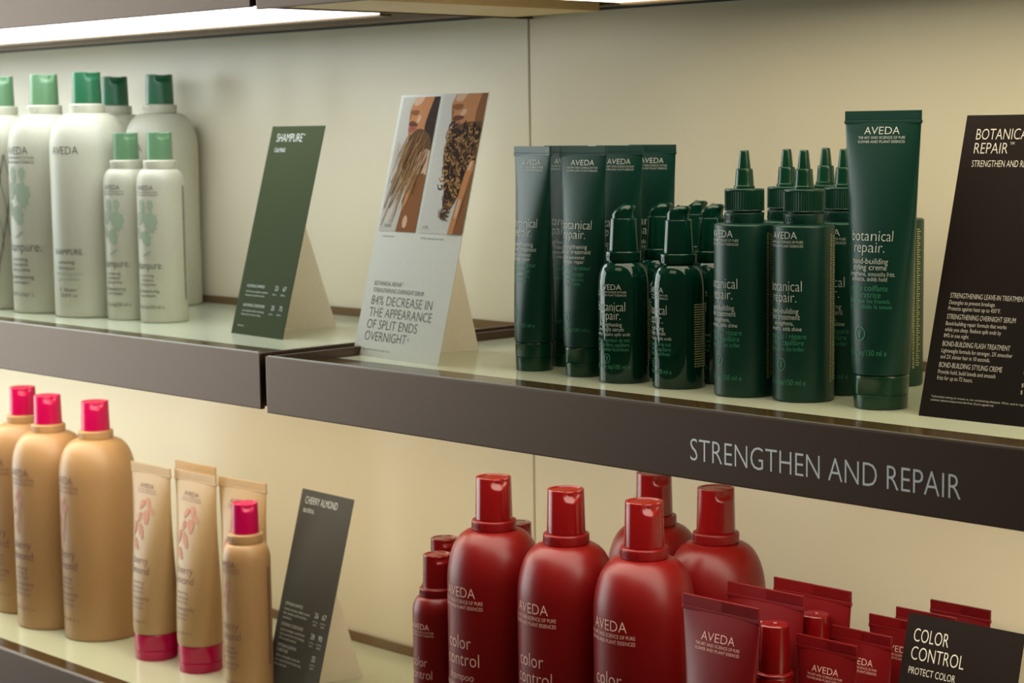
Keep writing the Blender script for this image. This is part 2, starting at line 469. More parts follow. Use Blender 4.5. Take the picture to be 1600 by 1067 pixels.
# ---- cream bottles (upper left shelf)
def cream_large(cap, plain):
    t = bottle('shampoo_bottle', 0.0358, 0.2257, 0.0136, 0.0285, 0.0165, 0.0090, 0.036, 'cream_bottle', cap)
    bm = bmesh.new(); s = cyl(0.0358)
    brand(bm, s, 0.1505, 0.0072, 0.031, 0, small=not plain)
    if plain:
        prints(bm, s, [('SHAMPURE.', 0, 0.0585, 0.0052, 0.034, 0), ('nurturing', -0.002, 0.0500, 0.0034, 0.020, 0), ('shampoo', -0.002, 0.0448, 0.0034, 0.020, 0), ('with calming aroma', 0, 0.0395, 0.0034, 0.034, 1), ('gentle cleanse', 0, 0.0345, 0.0034, 0.026, 1), ('1 liter', 0, 0.0245, 0.0034, 0.02, 0), ('33.8 fl oz', 0, 0.0195, 0.003, 0.02, 0)])
    else:
        prints(bm, s, [('shampure.', 0.003, 0.0590, 0.0092, 0.045, 0), ('nurturing', 0, 0.0500, 0.0036, 0.022, 0), ('shampoo', 0, 0.0450, 0.0036, 0.022, 0), ('calming aroma', 0, 0.0400, 0.0036, 0.026, 0), ('le shampooing', 0, 0.0330, 0.0040, 0.034, 0), ('nourrissant', 0, 0.0280, 0.0034, 0.024, 0), ('33.8 fl oz liq/1 L', 0, 0.0165, 0.0036, 0.034, 0)])
    text_parts(bm, ['print_dark', 'print_leaf'], t)
    if not plain: leaf_print(t, 0.0358, 0.088, 0.136, 'print_leaf')
    return t
gA = 'cream shampoo bottles on the upper left shelf'
def sketch(root, m, zs):
    bm = bmesh.new(); sf = cyl(0.0362)
    for q in range(5):
        strip(bm, sf, [(0.030 + 0.0035 * q + 0.0035 * math.sin(k * 0.35 + q * 1.7) - 0.0002 * k, zs - 0.0048 * k) for k in range(26 - 2 * q)], 0.0005, 0)
    obj('sketch_print', bm, m, root, smooth=False)
p = cream_large('cap_pale_green', False); u = []
place(p, u, (-1.7330, 0.9817), KL, ZGL, 4, 'large cream bottle cut off by the left picture edge, pale green cap', gA)
place(p, u, (-1.6586, 0.9864), KL, ZGL, 6, 'large cream bottle with green leaf print and pale green cap', gA)
p = cream_large('cap_dark_green', True); u = []
place(p, u, (-1.5866, 0.9884), KL, ZGL, 18, 'large plain cream bottle with dark green cap at the front of its row', gA)
place(p, u, (-1.7020, 1.0930), KL, ZGL, 0, 'cream bottle with dark green cap, mostly hidden behind its plain twin', gA)
place(p, u, (-1.6264, 1.0956), KL, ZGL, 0, 'large cream bottle with dark green cap standing behind the two small bottles', gA)
def cream_small():
    r = 0.0212
    t = bottle('shampoo_bottle', r, 0.1695, 0.0118, 0.0240, 0.0148, 0.0085, 0.014, 'cream_bottle', 'cap_pale_green')
    bm = bmesh.new(); s = cyl(r)
    brand(bm, s, 0.1185, 0.0042, 0.0185)
    prints(bm, s, [('shampure.', 0.001, 0.0485, 0.0068, 0.030, 0), ('nurturing', 0, 0.0415, 0.0027, 0.015, 0), ('shampoo', 0, 0.0375, 0.0027, 0.014, 0), ('calming aroma', 0, 0.0335, 0.0027, 0.018, 0), ('le shampooing', 0, 0.0275, 0.0030, 0.024, 0), ('nourrissant', 0, 0.0235, 0.0026, 0.018, 0), ('8.5 fl oz liq/250 ml e', 0, 0.0130, 0.0032, 0.032, 0)])
    text_block(bm, s, 0.0385, 0.0430, 0.02, 0.122, 3, 0, 3, vertical=True)
    text_parts(bm, 'print_dark', t)
    leaf_print(t, r, 0.072, 0.108, 'print_leaf')
    return t
p = cream_small(); u = []
place(p, u, (-1.5270, 0.9900), KL, ZGL, 14, 'left of the two small cream bottles with pale green caps', gA)
place(p, u, (-1.4790, 0.9940), KL, ZGL, 13, 'right of the two small cream bottles, overlapping its neighbour, pale green cap', gA)

# ---- tan bottles and tubes (lower left shelf)
def tan_large():
    r = 0.0364
    t = bottle('shampoo_bottle', r, 0.2280, 0.0136, 0.0275, 0.0165, 0.0085, 0.037, 'tan_bottle', 'cap_pink')
    bm = bmesh.new(); s = cyl(r)
    brand(bm, s, 0.1515, 0.0072, 0.031)
    prints(bm, s, [('cherry', 0.001, 0.0800, 0.0085, 0.028, 0), ('almond', 0.001, 0.0690, 0.0085, 0.033, 0), ('softening', 0, 0.0590, 0.0034, 0.020, 0), ('shampoo', 0, 0.0545, 0.0034, 0.018, 0), ('sweet aroma', 0, 0.0500, 0.0034, 0.022, 0), ('le shampooing', 0, 0.0435, 0.0040, 0.034, 0), ('adoucissant', 0, 0.0385, 0.0034, 0.026, 0), ('arôme doux', 0, 0.0335, 0.0034, 0.024, 0), ('33.8 fl oz/1 L e', 0, 0.0190, 0.0034, 0.034, 0)])
    text_parts(bm, 'print_plum', t)
    leaf_print(t, r, 0.095, 0.140, 'print_blossom', True)
    return t
for o_ in list(bpy.data.objects):
    if 'cream bottle cut off' in o_.get('label', ''): sketch(o_, 'print_dark', 0.150)
gT = 'tan bottles and tubes on the lowest left shelf'
p = tan_large(); u = []
place(p, u, (-1.7640, 1.0110), KW, ZGW, 0, 'large tan bottle with pink cap cut by the left picture edge', gT)
place(p, u, (-1.6890, 0.9950), KW, ZGW, 0, 'middle of the three large tan bottles with pink caps', gT)
place(p, u, (-1.6155, 1.0030), KW, ZGW, -6, 'rightmost large tan bottle, pink cap, beside the tan tubes', gT)
for o_ in list(bpy.data.objects):
    if 'tan bottle with pink cap cut' in o_.get('label', ''): sketch(o_, 'print_blossom_red', 0.165)
def tan_small():
    r = 0.0206
    t = bottle('hair_spray_bottle', r, 0.1690, 0.0118, 0.0255, 0.0150, 0.0088, 0.016, 'tan_bottle', 'cap_pink')
    bm = bmesh.new(); s = cyl(r)
    brand(bm, s, 0.1165, 0.0046, 0.0195)
    prints(bm, s, [('cherry', 0.001, 0.0625, 0.0068, 0.021, 0), ('almond', 0.001, 0.0535, 0.0068, 0.025, 0), ('softening', 0, 0.0455, 0.0028, 0.015, 0), ('conditioner', 0, 0.0415, 0.0032, 0.022, 0), ('sweet aroma', 0, 0.0375, 0.0026, 0.018, 0), ('shampooing', 0, 0.0315, 0.0032, 0.022, 0), ('adoucissant', 0, 0.0275, 0.0026, 0.018, 0), ('8.5 fl oz/250 ml e', 0, 0.0150, 0.0028, 0.026, 0)])
    text_block(bm, s, 0.0395, 0.0440, 0.03, 0.115, 3, 0, 5, vertical=True)
    text_parts(bm, 'print_plum', t)
    leaf_print(t, r, 0.078, 0.106, 'print_blossom', True)
    return t
p = tan_small(); u = []
place(p, u, (-1.3385, 0.9745), KW, ZGW, -2, 'small slim tan bottle with pink cap beside the grey sign', gT)

def tube(name, r, H, hc, crimp, body_mat, cap_mat, notch_ang=0.9, flare=1.0, ribbed=False, split=0.42, lift=0.0):
    t = thing(name, (0, 0, 0))
    z0, z1 = hc + 0.0008, H - crimp
    wt = r * math.pi / 2 * 0.985 * flare
    def ab(z):
        s = max(0.0, min(1.0, (z - z0) / (z1 - z0)))
        a = r + (wt - r) * s
        b = 0.0011 + (r - 0.0011) * (1 - s ** 1.25) * (1 + 0.10 * math.sin(math.pi * s))
        return a, b
    def pt(z, ang):
        a, b = ab(z)
        s = max(0.0, min(1.0, (z - z0) / (z1 - z0)))
        e = 1.0 - 0.12 * math.sin(math.pi * min(1, s * 1.0))
        sn, cs = math.sin(ang), math.cos(ang)
        return Vector((a * math.copysign(abs(sn) ** e, sn), -b * math.copysign(abs(cs) ** 0.96, cs), z))
    bm = bmesh.new(); seg = 64; rows = []
    zs = [z0 + (z1 - z0) * k / 36 for k in range(37)]
    rows.append([bm.verts.new(Vector((0.86 * r * math.sin(2 * math.pi * k / seg), -0.86 * r * math.cos(2 * math.pi * k / seg), z0 - 0.0006))) for k in range(seg)])
    rows.append([bm.verts.new(Vector((r * 0.985 * math.sin(2 * math.pi * k / seg), -r * 0.985 * math.cos(2 * math.pi * k / seg), z0 - 0.0002))) for k in range(seg)])
    for z in zs[1:]: rows.append([bm.verts.new(pt(z, 2 * math.pi * k / seg)) for k in range(seg)])
    for A, B in zip(rows, rows[1:]):
        for k in range(seg): bm.faces.new((A[k], A[(k + 1) % seg], B[(k + 1) % seg], B[k]))
    bm.faces.new(rows[-1])
    obj('body', bm, body_mat, t, angle=50)
    bm = bmesh.new()
    box(bm, (-wt * 1.012, -0.0010, z1 - 0.0006), (wt * 1.012, 0.0010, z1 + crimp * 0.22), 0.0004)
    box(bm, (-wt, -0.0008, z1 + crimp * 0.22), (wt, 0.0008, H), 0.0003)
    if ribbed:
        n = 26
        for k in range(n):
            x = wt * (0.04 + 0.92 * k / n); box(bm, (x, -0.0011, z1 + crimp * 0.30), (x + wt * 0.018, -0.0007, H - 0.0006))
    obj('crimped_end', bm, body_mat, t, smooth=False)
    bm = bmesh.new(); rc = r * 0.975
    zs_ = hc * split
    prof = fillet([(0, 0.0008), (rc * 0.86, 0.0008), (rc * 0.88, 0, 0.0006), (rc * 0.955, 0, 0.0015), (rc * 0.985, zs_ - 0.0003, 0.0003), (rc * 0.955, zs_, 0.0), (rc * 0.985, zs_ + 0.0003, 0.0003)])
    prof += [(rc * (0.985 + 0.015 * k / 8), zs_ + 0.0004 + (hc - zs_ - 0.0012) * k / 8) for k in range(1, 9)]
    prof += [(rc * 0.97, hc), (rc * 0.6, hc)]
    def nd(p, a):
        d = (a - notch_ang + math.pi) % (2 * math.pi) - math.pi
        if abs(d) < 0.55 and zs_ < p.z < hc * 0.92:
            g = (1 - (d / 0.55) ** 2) * max(0.0, 1 - ((p.z - zs_) / (hc * 0.5)) ** 2)
            p = Vector((p.x * (1 - 0.11 * g), p.y * (1 - 0.11 * g), p.z))
        return p
    lathe(bm, prof, 72, deform=nd)
    obj('flip_cap', bm, cap_mat, t)
    def surf(x, z, d=0.0):
        a, b = ab(z); ang = x / ((a + b) / 2 * 0.5 + a * 0.5)
        p = pt(z, ang)
        n = Vector((math.sin(ang) * b, -math.cos(ang) * a, 0)).normalized()
        return p + n * (0.0003 + d)
    return t, surf
def tan_tube():
    t, s = tube('conditioner_tube', 0.0205, 0.1800, 0.0245, 0.0085, 'tan_tube', 'cap_pink', split=0.36)
    bm = bmesh.new()
    brand(bm, s, 0.1585, 0.0040, 0.017, cx=-0.002)
    prints(bm, s, [('cherry', -0.002, 0.0900, 0.0070, 0.021, 0), ('almond', -0.002, 0.0810, 0.0070, 0.025, 0), ('softening', -0.002, 0.0720, 0.0026, 0.014, 0), ('conditioner', -0.002, 0.0675, 0.0026, 0.017, 0), ('sweet aroma', -0.002, 0.0635, 0.0026, 0.016, 0), ('après-shampooing', -0.001, 0.0575, 0.0032, 0.027, 0), ('adoucissant', -0.002, 0.0530, 0.0026, 0.018, 0), ('arôme doux', -0.002, 0.0490, 0.0026, 0.017, 0), ('6.7 fl oz/200 ml e', -0.001, 0.0360, 0.0026, 0.026, 0)])
    text_parts(bm, 'print_plum', t)
    bm = bmesh.new()
    for i, (x, y, a, b, ro) in enumerate([(0.002, 0.145, 0.0032, 0.005, 0.3), (0.006, 0.139, 0.003, 0.0045, 1.0), (-0.005, 0.143, 0.003, 0.005, -0.5), (0.001, 0.132, 0.0042, 0.006, 0.1), (-0.007, 0.131, 0.003, 0.005, -0.2), (-0.003, 0.119, 0.0036, 0.007, 0.4), (-0.008, 0.107, 0.0036, 0.006, 0.6), (-0.012, 0.121, 0.003, 0.006, -0.1)]):
        put_poly(bm, s, leaf_shape(x, y, a, b, ro, i + 20), 0, 0.00005, 3)
    obj('blossom_print', bm, 'print_blossom', t, smooth=False)
    return t
CATEGORY[0] = 'tube'
p = tan_tube(); u = []
place(p, u, (-1.5050, 0.9910), KW, ZGW, 0, 'tan tube with pink cap nearest the large tan bottles', gT)
place(p, u, (-1.4400, 0.9950), KW, ZGW, 0, 'front tan tube with pink cap in the middle of the group', gT)
place(p, u, (-1.4800, 1.0230), KW, ZGW, 0, 'tan tube hidden right behind the middle one, only its folded end showing', gT)
place(p, u, (-1.3790, 1.0020), KW, ZGW, 4, 'tan tube half hidden behind the slim tan bottle', gT)
CATEGORY[0] = 'bottle'

# ---- dark green products (upper right shelf)
TM = ['print_white', 'print_green', 'print_olive']
gG = 'dark green products on the lettered shelf'
def leave_in():
    t, s = tube('leave_in_treatment_tube', 0.0142, 0.1580, 0.0200, 0.0062, 'green_satin', 'green_cap', notch_ang=0.15, split=0.48)
    bm = bmesh.new(); c = -0.001
    brand(bm, s, 0.1450, 0.0037, 0.0175, cx=0.001)
    prints(bm, s, [('botanical', c, 0.1015, 0.0062, 0.0245, 0), ('repair.', c - 0.001, 0.0950, 0.0062, 0.018, 0), ('strengthening', c, 0.0882, 0.0030, 0.020, 0), ('leave-in treatment', c, 0.0847, 0.0030, 0.0265, 0), ('plant-powered', c, 0.0812, 0.0024, 0.017, 0), ('damage repair', c, 0.0782, 0.0024, 0.017, 0), ('soin réparateur', c + 0.001, 0.0738, 0.0030, 0.026, 1), ('sans rinçage', c - 0.001, 0.0697, 0.0030, 0.020, 1), ('réparation', c, 0.0662, 0.0022, 0.018, 1), ('végétale', c, 0.0632, 0.0022, 0.014, 1), ('3.4 fl oz liq/100 ml e', c + 0.001, 0.0315, 0.0027, 0.028, 1)])
    ring_icon(bm, s, c - 0.003, 0.0415, 0.0036, 1)
    text_parts(bm, TM, t)
    return t
CATEGORY[0] = 'tube'
p = leave_in(); u = []
place(p, u, (-0.9802, 0.9699), KR, ZGR, -10, 'leftmost dark green tube, at the front beside the white photo sign', gG)
place(p, u, (-0.9802, 1.0035), KR, ZGR, -2, 'dark green tube squeezed behind the two front green tubes', gG)
place(p, u, (-0.9310, 0.9699), KR, ZGR, 0, 'front dark green tube standing just left of the glossy pump bottles', gG)
place(p, u, (-0.9310, 1.0065), KR, ZGR, 0, 'dark green tube behind the glossy pump bottles, second from the back', gG)
place(p, u, (-0.9310, 1.0410), KR, ZGR, 0, 'rearmost dark green tube, behind the second row of pumps', gG)
CATEGORY[0] = 'bottle'
def serum():
    t = thing('pump_serum_bottle', (0, 0, 0)); r = 0.0176
    bm = bmesh.new()
    body = fillet([(0, 0.001), (r * 0.8, 0.001), (r * 0.84, 0, 0.0008), (r, 0, 0.0028), (r, 0.0640)])
    for k in range(1, 13):
        a = k / 12 * math.pi / 2
        body.append((0.0112 + (r - 0.0112) * math.cos(a), 0.0640 + 0.0170 * math.sin(a)))
    body.append((0.0112, 0.0822))
    lathe(bm, body, 64); obj('body', bm, 'green_gloss', t, angle=60)
    bm = bmesh.new()
    lathe(bm, fillet([(0.009, 0.0812), (0.0126, 0.0814, 0.0008), (0.0126, 0.0880, 0.0012), (0.009, 0.0884)]), 48)
    put_text(bm, cyl(0.0126, 0.0), 'AVEDA', 0, 0.0826, 0.0036, 0.016, 0, ext=0.0003)
    obj('collar', bm, 'green_gloss', t)
    bm = bmesh.new()
    lathe(bm, fillet([(0.0096, 0.0882), (0.0104, 0.0884, 0.0004), (0.0090, 0.1098, 0.0006), (0.0076, 0.1102)]), 48)
    obj('pump_sleeve', bm, 'green_gloss', t)
    bm = bmesh.new()
    # pump head: short cylinder whose top rises in a curve to the overhanging spout
    prof = [(0.0080, 0.1090)] + [(0.0080, 0.1095 + 0.0060 * k / 8) for k in range(1, 9)]
    prof += [(0.0080 - 0.0030 * (1 - math.cos(k / 8 * math.pi / 2)), 0.1155 + 0.0036 * math.sin(k / 8 * math.pi / 2)) for k in range(1, 9)]
    prof += [(0.0034, 0.1194), (0.0018, 0.1196), (0, 0.1196)]
    dv = Vector((0.80, 0.6, 0))
    def hd(p, a):
        u_ = max(-1.0, min(1.0, p.dot(dv) / 0.0080))
        s_ = max(0, (p.z - 0.1090) / 0.0106)
        z = p.z - s_ ** 1.2 * (0.0062 * ((1 - u_) / 2) ** 3)
        q = Vector((p.x, p.y, z))
        if u_ > 0: q += dv * (0.0017 * u_ * s_ ** 3 - 0.0010 * u_ * math.sin(min(1, s_ * 1.25) * math.pi))
        return q
    lathe(bm, prof, 56, deform=hd)
    obj('pump_head', bm, 'green_gloss', t, angle=60)
    bm = bmesh.new(); s = cyl(r)
    brand(bm, s, 0.0630, 0.0036, 0.0175)
    prints(bm, s, [('botanical', 0, 0.0488, 0.0062, 0.0225, 0), ('repair.', 0, 0.0430, 0.0062, 0.0165, 0), ('strengthening', 0, 0.0385, 0.0027, 0.018, 0), ('overnight serum', 0, 0.0353, 0.0027, 0.0205, 0), ('visibly repairs split ends', 0.001, 0.0322, 0.0022, 0.0270, 0), ('sérum réparateur de nuit', 0.001, 0.0282, 0.0025, 0.0265, 1), ('pour la fibre capillaire', 0.001, 0.0250, 0.0025, 0.0260, 1), ('aux pointes fourchues', 0.001, 0.0220, 0.0025, 0.0250, 1), ('3.4 fl oz liq/100 ml e', 0.001, 0.0100, 0.0030, 0.0270, 1)])
    ring_icon(bm, s, -0.002, 0.0168, 0.0030, 1)
    text_block(bm, s, 0.0300, 0.0420, 0.014, 0.056, 26, 2, 7)
    text_parts(bm, TM, t)
    return t
p = serum(); u = []
place(p, u, (-0.8897, 0.9656), KR, ZGR, 8, 'glossy green pump bottle in front, nearest the green tubes', gG)
place(p, u, (-0.8897, 1.0030), KR, ZGR, 0, 'glossy green pump bottle wedged behind the two front pumps, next to the tubes', gG)
place(p, u, (-0.8430, 0.9678), KR, ZGR, -22, 'front glossy green pump bottle nearest the green nozzle bottles', gG)
place(p, u, (-0.8897, 1.0400), KR, ZGR, 0, 'rearmost glossy green pump bottle in the column behind the left front pump', gG)
place(p, u, (-0.8430, 1.0020), KR, ZGR, -10, 'glossy green pump bottle directly behind the right front pump, partly covered by a nozzle bottle', gG)
place(p, u, (-0.8430, 1.0400), KR, ZGR, 0, 'glossy green pump bottle whose head just shows between two ribbed nozzle caps', gG)
def flash():
    t = thing('nozzle_treatment_bottle', (0, 0, 0)); r = 0.0192
    bm = bmesh.new()
    lathe(bm, fillet([(0, 0.001), (r * 0.8, 0.001), (r * 0.84, 0, 0.0008), (r, 0, 0.0034), (r, 0.1090, 0.0016), (0.0124, 0.1096), (0.0118, 0.1100)]), 64)
    obj('body', bm, 'green_satin', t)
    bm = bmesh.new()
    lathe(bm, fillet([(0.0116, 0.1090), (0.0124, 0.1098, 0.0004), (0.0126, 0.1160, 0.0006), (0.0108, 0.1164), (0.0108, 0.1176)]), 56)
    put_text(bm, cyl(0.0126, 0.0), 'AVEDA', 0, 0.1110, 0.0038, 0.020, 0, ext=0.0003)
    obj('neck_ring', bm, 'green_satin', t)
    bm = bmesh.new()
    prof = fillet([(0.0116, 0.1170), (0.0126, 0.1172, 0.0003), (0.0126, 0.1180)]) + [(0.0126, 0.1180 + 0.0116 * k / 6) for k in range(1, 7)] + fillet([(0.0125, 0.1300), (0.0124, 0.1310, 0.0008), (0.0060, 0.1313)])
    lathe(bm, prof, 108, rib=(0.1178, 0.1298, 0.965))
    obj('ribbed_cap', bm, 'green_rib', t, angle=20)
    bm = bmesh.new()
    lathe(bm, fillet([(0.0055, 0.1308), (0.0066, 0.1309, 0.0003), (0.0066, 0.1328, 0.0003), (0.0061, 0.1331)]), 40)
    lathe(bm, [(0.0061, 0.1331)] + [(0.0060 - 0.0007 * k / 6, 0.1332 + 0.0098 * k / 6) for k in range(7)] + [(0.0050, 0.1436), (0.0040, 0.1438)], 64, rib=(0.1334, 0.1428, 0.972))
    lathe(bm, fillet([(0.0040, 0.1436), (0.0040, 0.1440), (0.0030, 0.1535), (0.0027, 0.1552, 0.0016), (0, 0.1553)]), 32)
    obj('nozzle', bm, 'green_cap', t)
    bm = bmesh.new(); s = cyl(r)
    brand(bm, s, 0.1012, 0.0044, 0.0195)
    prints(bm, s, [('botanical', 0, 0.0690, 0.0066, 0.0255, 0), ('repair.', 0, 0.0622, 0.0066, 0.0190, 0), ('bond-building', 0, 0.0552, 0.0034, 0.0215, 0), ('flash treatment', 0, 0.0515, 0.0034, 0.0235, 0), ('strengthens,', 0, 0.0480, 0.0026, 0.0155, 0), ('smooths, adds shine', 0.0005, 0.0446, 0.0026, 0.0245, 0), ('express / répare', 0.002, 0.0397, 0.0034, 0.0270, 1), ('la fibre capillaire', 0.001, 0.0357, 0.0034, 0.0260, 1), ('répare, lisse, fait briller', 0.001, 0.0321, 0.0026, 0.0270, 1), ('5 fl oz liq/150 ml e', 0.001, 0.0110, 0.0034, 0.0285, 1)])
    ring_icon(bm, s, -0.001, 0.0235, 0.0038, 1)
    text_block(bm, s, 0.0326, 0.0346, 0.012, 0.104, 2, 2, 9, vertical=True)
    for k in range(60):
        strip(bm, s, [(0.0358, 0.014 + k * 0.0015), (0.0390 + 0.0010 * math.sin(k * 2.3), 0.014 + k * 0.0015)], 0.0007, 2)
    text_parts(bm, TM, t)
    return t
p = flash(); u = []
place(p, u, (-0.7865, 0.9663), KR, ZGR, -12, 'front left bottle of the green nozzle bottles, beside the pumps', gG)
place(p, u, (-0.7865, 1.0095), KR, ZGR, 4, 'green nozzle bottle behind the gap between the two front nozzle bottles', gG)
place(p, u, (-0.7444, 0.9726), KR, ZGR, -4, 'front right green nozzle bottle, next to the tall green tube', gG)
place(p, u, (-0.7865, 1.0510), KR, ZGR, 0, 'rearmost green nozzle bottle whose tip rises left of the tall tube', gG)
place(p, u, (-0.7444, 1.0140), KR, ZGR, 0, 'green nozzle bottle partly covered by the left edge of the tall tube', gG)
place(p, u, (-0.7444, 1.0690), KR, ZGR, -24, 'green bottle behind the tall tube, only its right side with small print showing', gG)
def creme():
    t, s = tube('styling_creme_tube', 0.0172, 0.1785, 0.0205, 0.0072, 'green_satin', 'green_cap', notch_ang=0.1, split=0.42)
    bm = bmesh.new(); c = -0.001
    brand(bm, s, 0.1645, 0.0044, 0.0195, cx=0.0005)
    prints(bm, s, [('botanical', c, 0.1012, 0.0064, 0.0250, 0), ('repair.', c - 0.001, 0.0944, 0.0064, 0.0180, 0), ('bond-building', c, 0.0876, 0.0034, 0.0215, 0), ('styling creme', c, 0.0840, 0.0034, 0.0205, 0), ('strengthens, smooths frizz,', c + 0.001, 0.0804, 0.0026, 0.0295, 0), ('protects, adds hold', c, 0.0774, 0.0026, 0.0220, 0), ('crème coiffante', c, 0.0716, 0.0034, 0.0240, 1), ('réparatrice', c - 0.001, 0.0676, 0.0034, 0.0180, 1), ('définit, lisse les frisottis,', c, 0.0643, 0.0026, 0.0285, 1), ('et consolide la tenue', c + 0.001, 0.0610, 0.0026, 0.0285, 1), ('5 fl oz liq/150 ml e', c, 0.0330, 0.0034, 0.0275, 1)])
    ring_icon(bm, s, c - 0.003, 0.0458, 0.0042, 1)
    text_parts(bm, TM, t)
    return t
CATEGORY[0] = 'tube'
p = creme(); u = []
place(p, u, (-0.6879, 0.9753), KR, ZGR, 2, 'tallest dark green tube, at the right next to the black sign', gG)

# ---- dark red products (lower right shelf)
CATEGORY[0] = 'bottle'
gR = 'dark red products on the lowest right shelf'
RM = ['print_rose']
def red_large():
    r = 0.0353
    t = bottle('color_shampoo_bottle', r, 0.2285, 0.0138, 0.0310, 0.0166, 0.0082, 0.039, 'red_bottle', 'red_cap')
    bm = bmesh.new(); s = cyl(r)
    brand(bm, s, 0.1440, 0.0074, 0.031)
    prints(bm, s, [('color', -0.001, 0.1055, 0.0100, 0.025, 0), ('control', 0.001, 0.0930, 0.0100, 0.034, 0), ('shampoo', 0, 0.0820, 0.0056, 0.027, 0), ('plant-powered protection', 0.002, 0.0755, 0.0042, 0.050, 0), ('for color-treated hair', 0.001, 0.0700, 0.0042, 0.044, 0), ('shampooing', 0, 0.0600, 0.0050, 0.034, 0)])
    text_parts(bm, RM, t)
    return t
ZGX = ZGW - 0.0005
p = red_large(); u = []
place(p, u, (-1.0324, 0.9771), KW, ZGX, -3, 'large dark red bottle, leftmost of the front row of three', gR)
place(p, u, (-0.9585, 0.9778), KW, ZGX, -3, 'large dark red bottle, middle of the front row of three', gR)
place(p, u, (-0.8868, 0.9811), KW, ZGX, -3, 'large dark red bottle, rightmost of the front row beside the red tubes', gR)
place(p, u, (-0.9560, 1.0690), KW, ZGX, 0, 'large dark red bottle at the back, its cap cut off by the shelf above', gR)
place(p, u, (-0.8825, 1.0525), KW, ZGX, 0, 'large dark red bottle behind the tubes, rounded shoulder seen against the bare wall', gR)
def red_small():
    r = 0.0195
    t = bottle('color_shampoo_bottle', r, 0.1630, 0.0112, 0.0245, 0.0138, 0.0070, 0.014, 'red_bottle', 'red_cap')
    bm = bmesh.new(); s = cyl(r)
    brand(bm, s, 0.1080, 0.0044, 0.0185)
    prints(bm, s, [('color', -0.001, 0.0795, 0.0072, 0.016, 0), ('control', 0, 0.0700, 0.0072, 0.022, 0), ('shampoo', 0, 0.0620, 0.0036, 0.017, 0), ('plant-powered protection', 0.001, 0.0575, 0.0028, 0.032, 0), ('for color-treated hair', 0, 0.0535, 0.0028, 0.028, 0)])
    text_parts(bm, RM, t)
    return t
p = red_small(); u = []
place(p, u, (-1.0887, 0.9703), KW, ZGX, 0, 'small dark red bottle at the left end of the red group, in front', gR)
place(p, u, (-1.1290, 1.0140), KW, ZGX, 0, 'small dark red bottle behind the leftmost small one, cap top showing', gR)
place(p, u, (-1.1290, 1.0960), KW, ZGX, 0, 'small dark red bottle whose cap peeks out between two large red bottles', gR)
def red_tube(r, H, cr, small):
    t, s = tube('color_conditioner_tube', r, H, 0.022, cr, 'red_tube', 'red_cap', ribbed=True)
    k = r / 0.0205
    bm = bmesh.new()
    brand(bm, s, H - cr - 0.0175 * k, 0.0056 * k, 0.0215 * k, cx=0.0005)
    prints(bm, s, [('color', 0, H * 0.60, 0.007 * k, 0.018 * k, 0), ('control', 0, H * 0.55, 0.007 * k, 0.024 * k, 0)])
    text_parts(bm, RM, t)
    return t
CATEGORY[0] = 'tube'
p = red_tube(0.0205, 0.18, 0.0095, False); u = []
place(p, u, (-0.7925, 0.9497), KW, ZGX, 0, 'wide dark red tube in front beside the large red bottle', gR)
place(p, u, (-0.7923, 0.9953), KW, ZGX, 0, 'wide dark red tube in the middle, behind the front wide one', gR)
place(p, u, (-0.7775, 1.0262), KW, ZGX, 0, 'rearmost wide dark red tube against the wall', gR)
p = red_tube(0.0153, 0.158, 0.0085, True); u = []
place(p, u, (-0.7345, 0.9850), KW, ZGX, 0, 'narrow dark red tube at the very front of its column', gR)
place(p, u, (-0.7317, 1.0180), KW, ZGX, 0, 'narrow dark red tube, second in its column, left of the black sign', gR)
place(p, u, (-0.7311, 1.0593), KW, ZGX, 0, 'narrow dark red tube cut by the left edge of the black sign', gR)
place(p, u, (-0.7289, 1.0871), KW, ZGX, 0, 'narrow dark red tube with one corner peeking over the black sign', gR)
place(p, u, (-0.7236, 1.1200), KW, ZGX, 0, 'rearmost narrow dark red tube, rising above the black sign', gR)
CATEGORY[0] = 'bottle'
def red_slim():
    t = thing('hair_oil_bottle', (0, 0, 0)); r = 0.0122
    bm = bmesh.new()
    lathe(bm, fillet([(0, 0.0008), (r * 0.8, 0.0008), (r, 0, 0.002), (r, 0.1310, 0.0015), (r * 0.8, 0.1316)]), 48)
    obj('body', bm, 'red_cap', t)
    bm = bmesh.new()
    lathe(bm, fillet([(0.0104, 0.1310), (0.0126, 0.1312, 0.0006), (0.0126, 0.1330, 0.0008), (0.0106, 0.1338)]), 48)
    obj('shoulder_ring', bm, 'red_cap', t)
    bm = bmesh.new()
    lathe(bm, fillet([(0.0104, 0.1334), (0.0105, 0.1338), (0.0094, 0.1640, 0.0012), (0.0086, 0.1648, 0.0008), (0.002, 0.1650), (0.0014, 0.1644), (0, 0.1644)]), 48)
    obj('cap', bm, 'red_cap', t)
    bm = bmesh.new(); s = cyl(r); brand(bm, s, 0.110, 0.0034, 0.014)
    text_parts(bm, RM, t)
    return t
p = red_slim(); u = []
place(p, u, (-0.7680, 0.9740), KW, ZGX, 0, 'slim glossy red bottle with domed cap in front of the wide tubes', gR)
place(p, u, (-0.7640, 1.0120), KW, ZGX, 0, 'slim glossy red bottle half hidden behind the narrow front tube', gR)

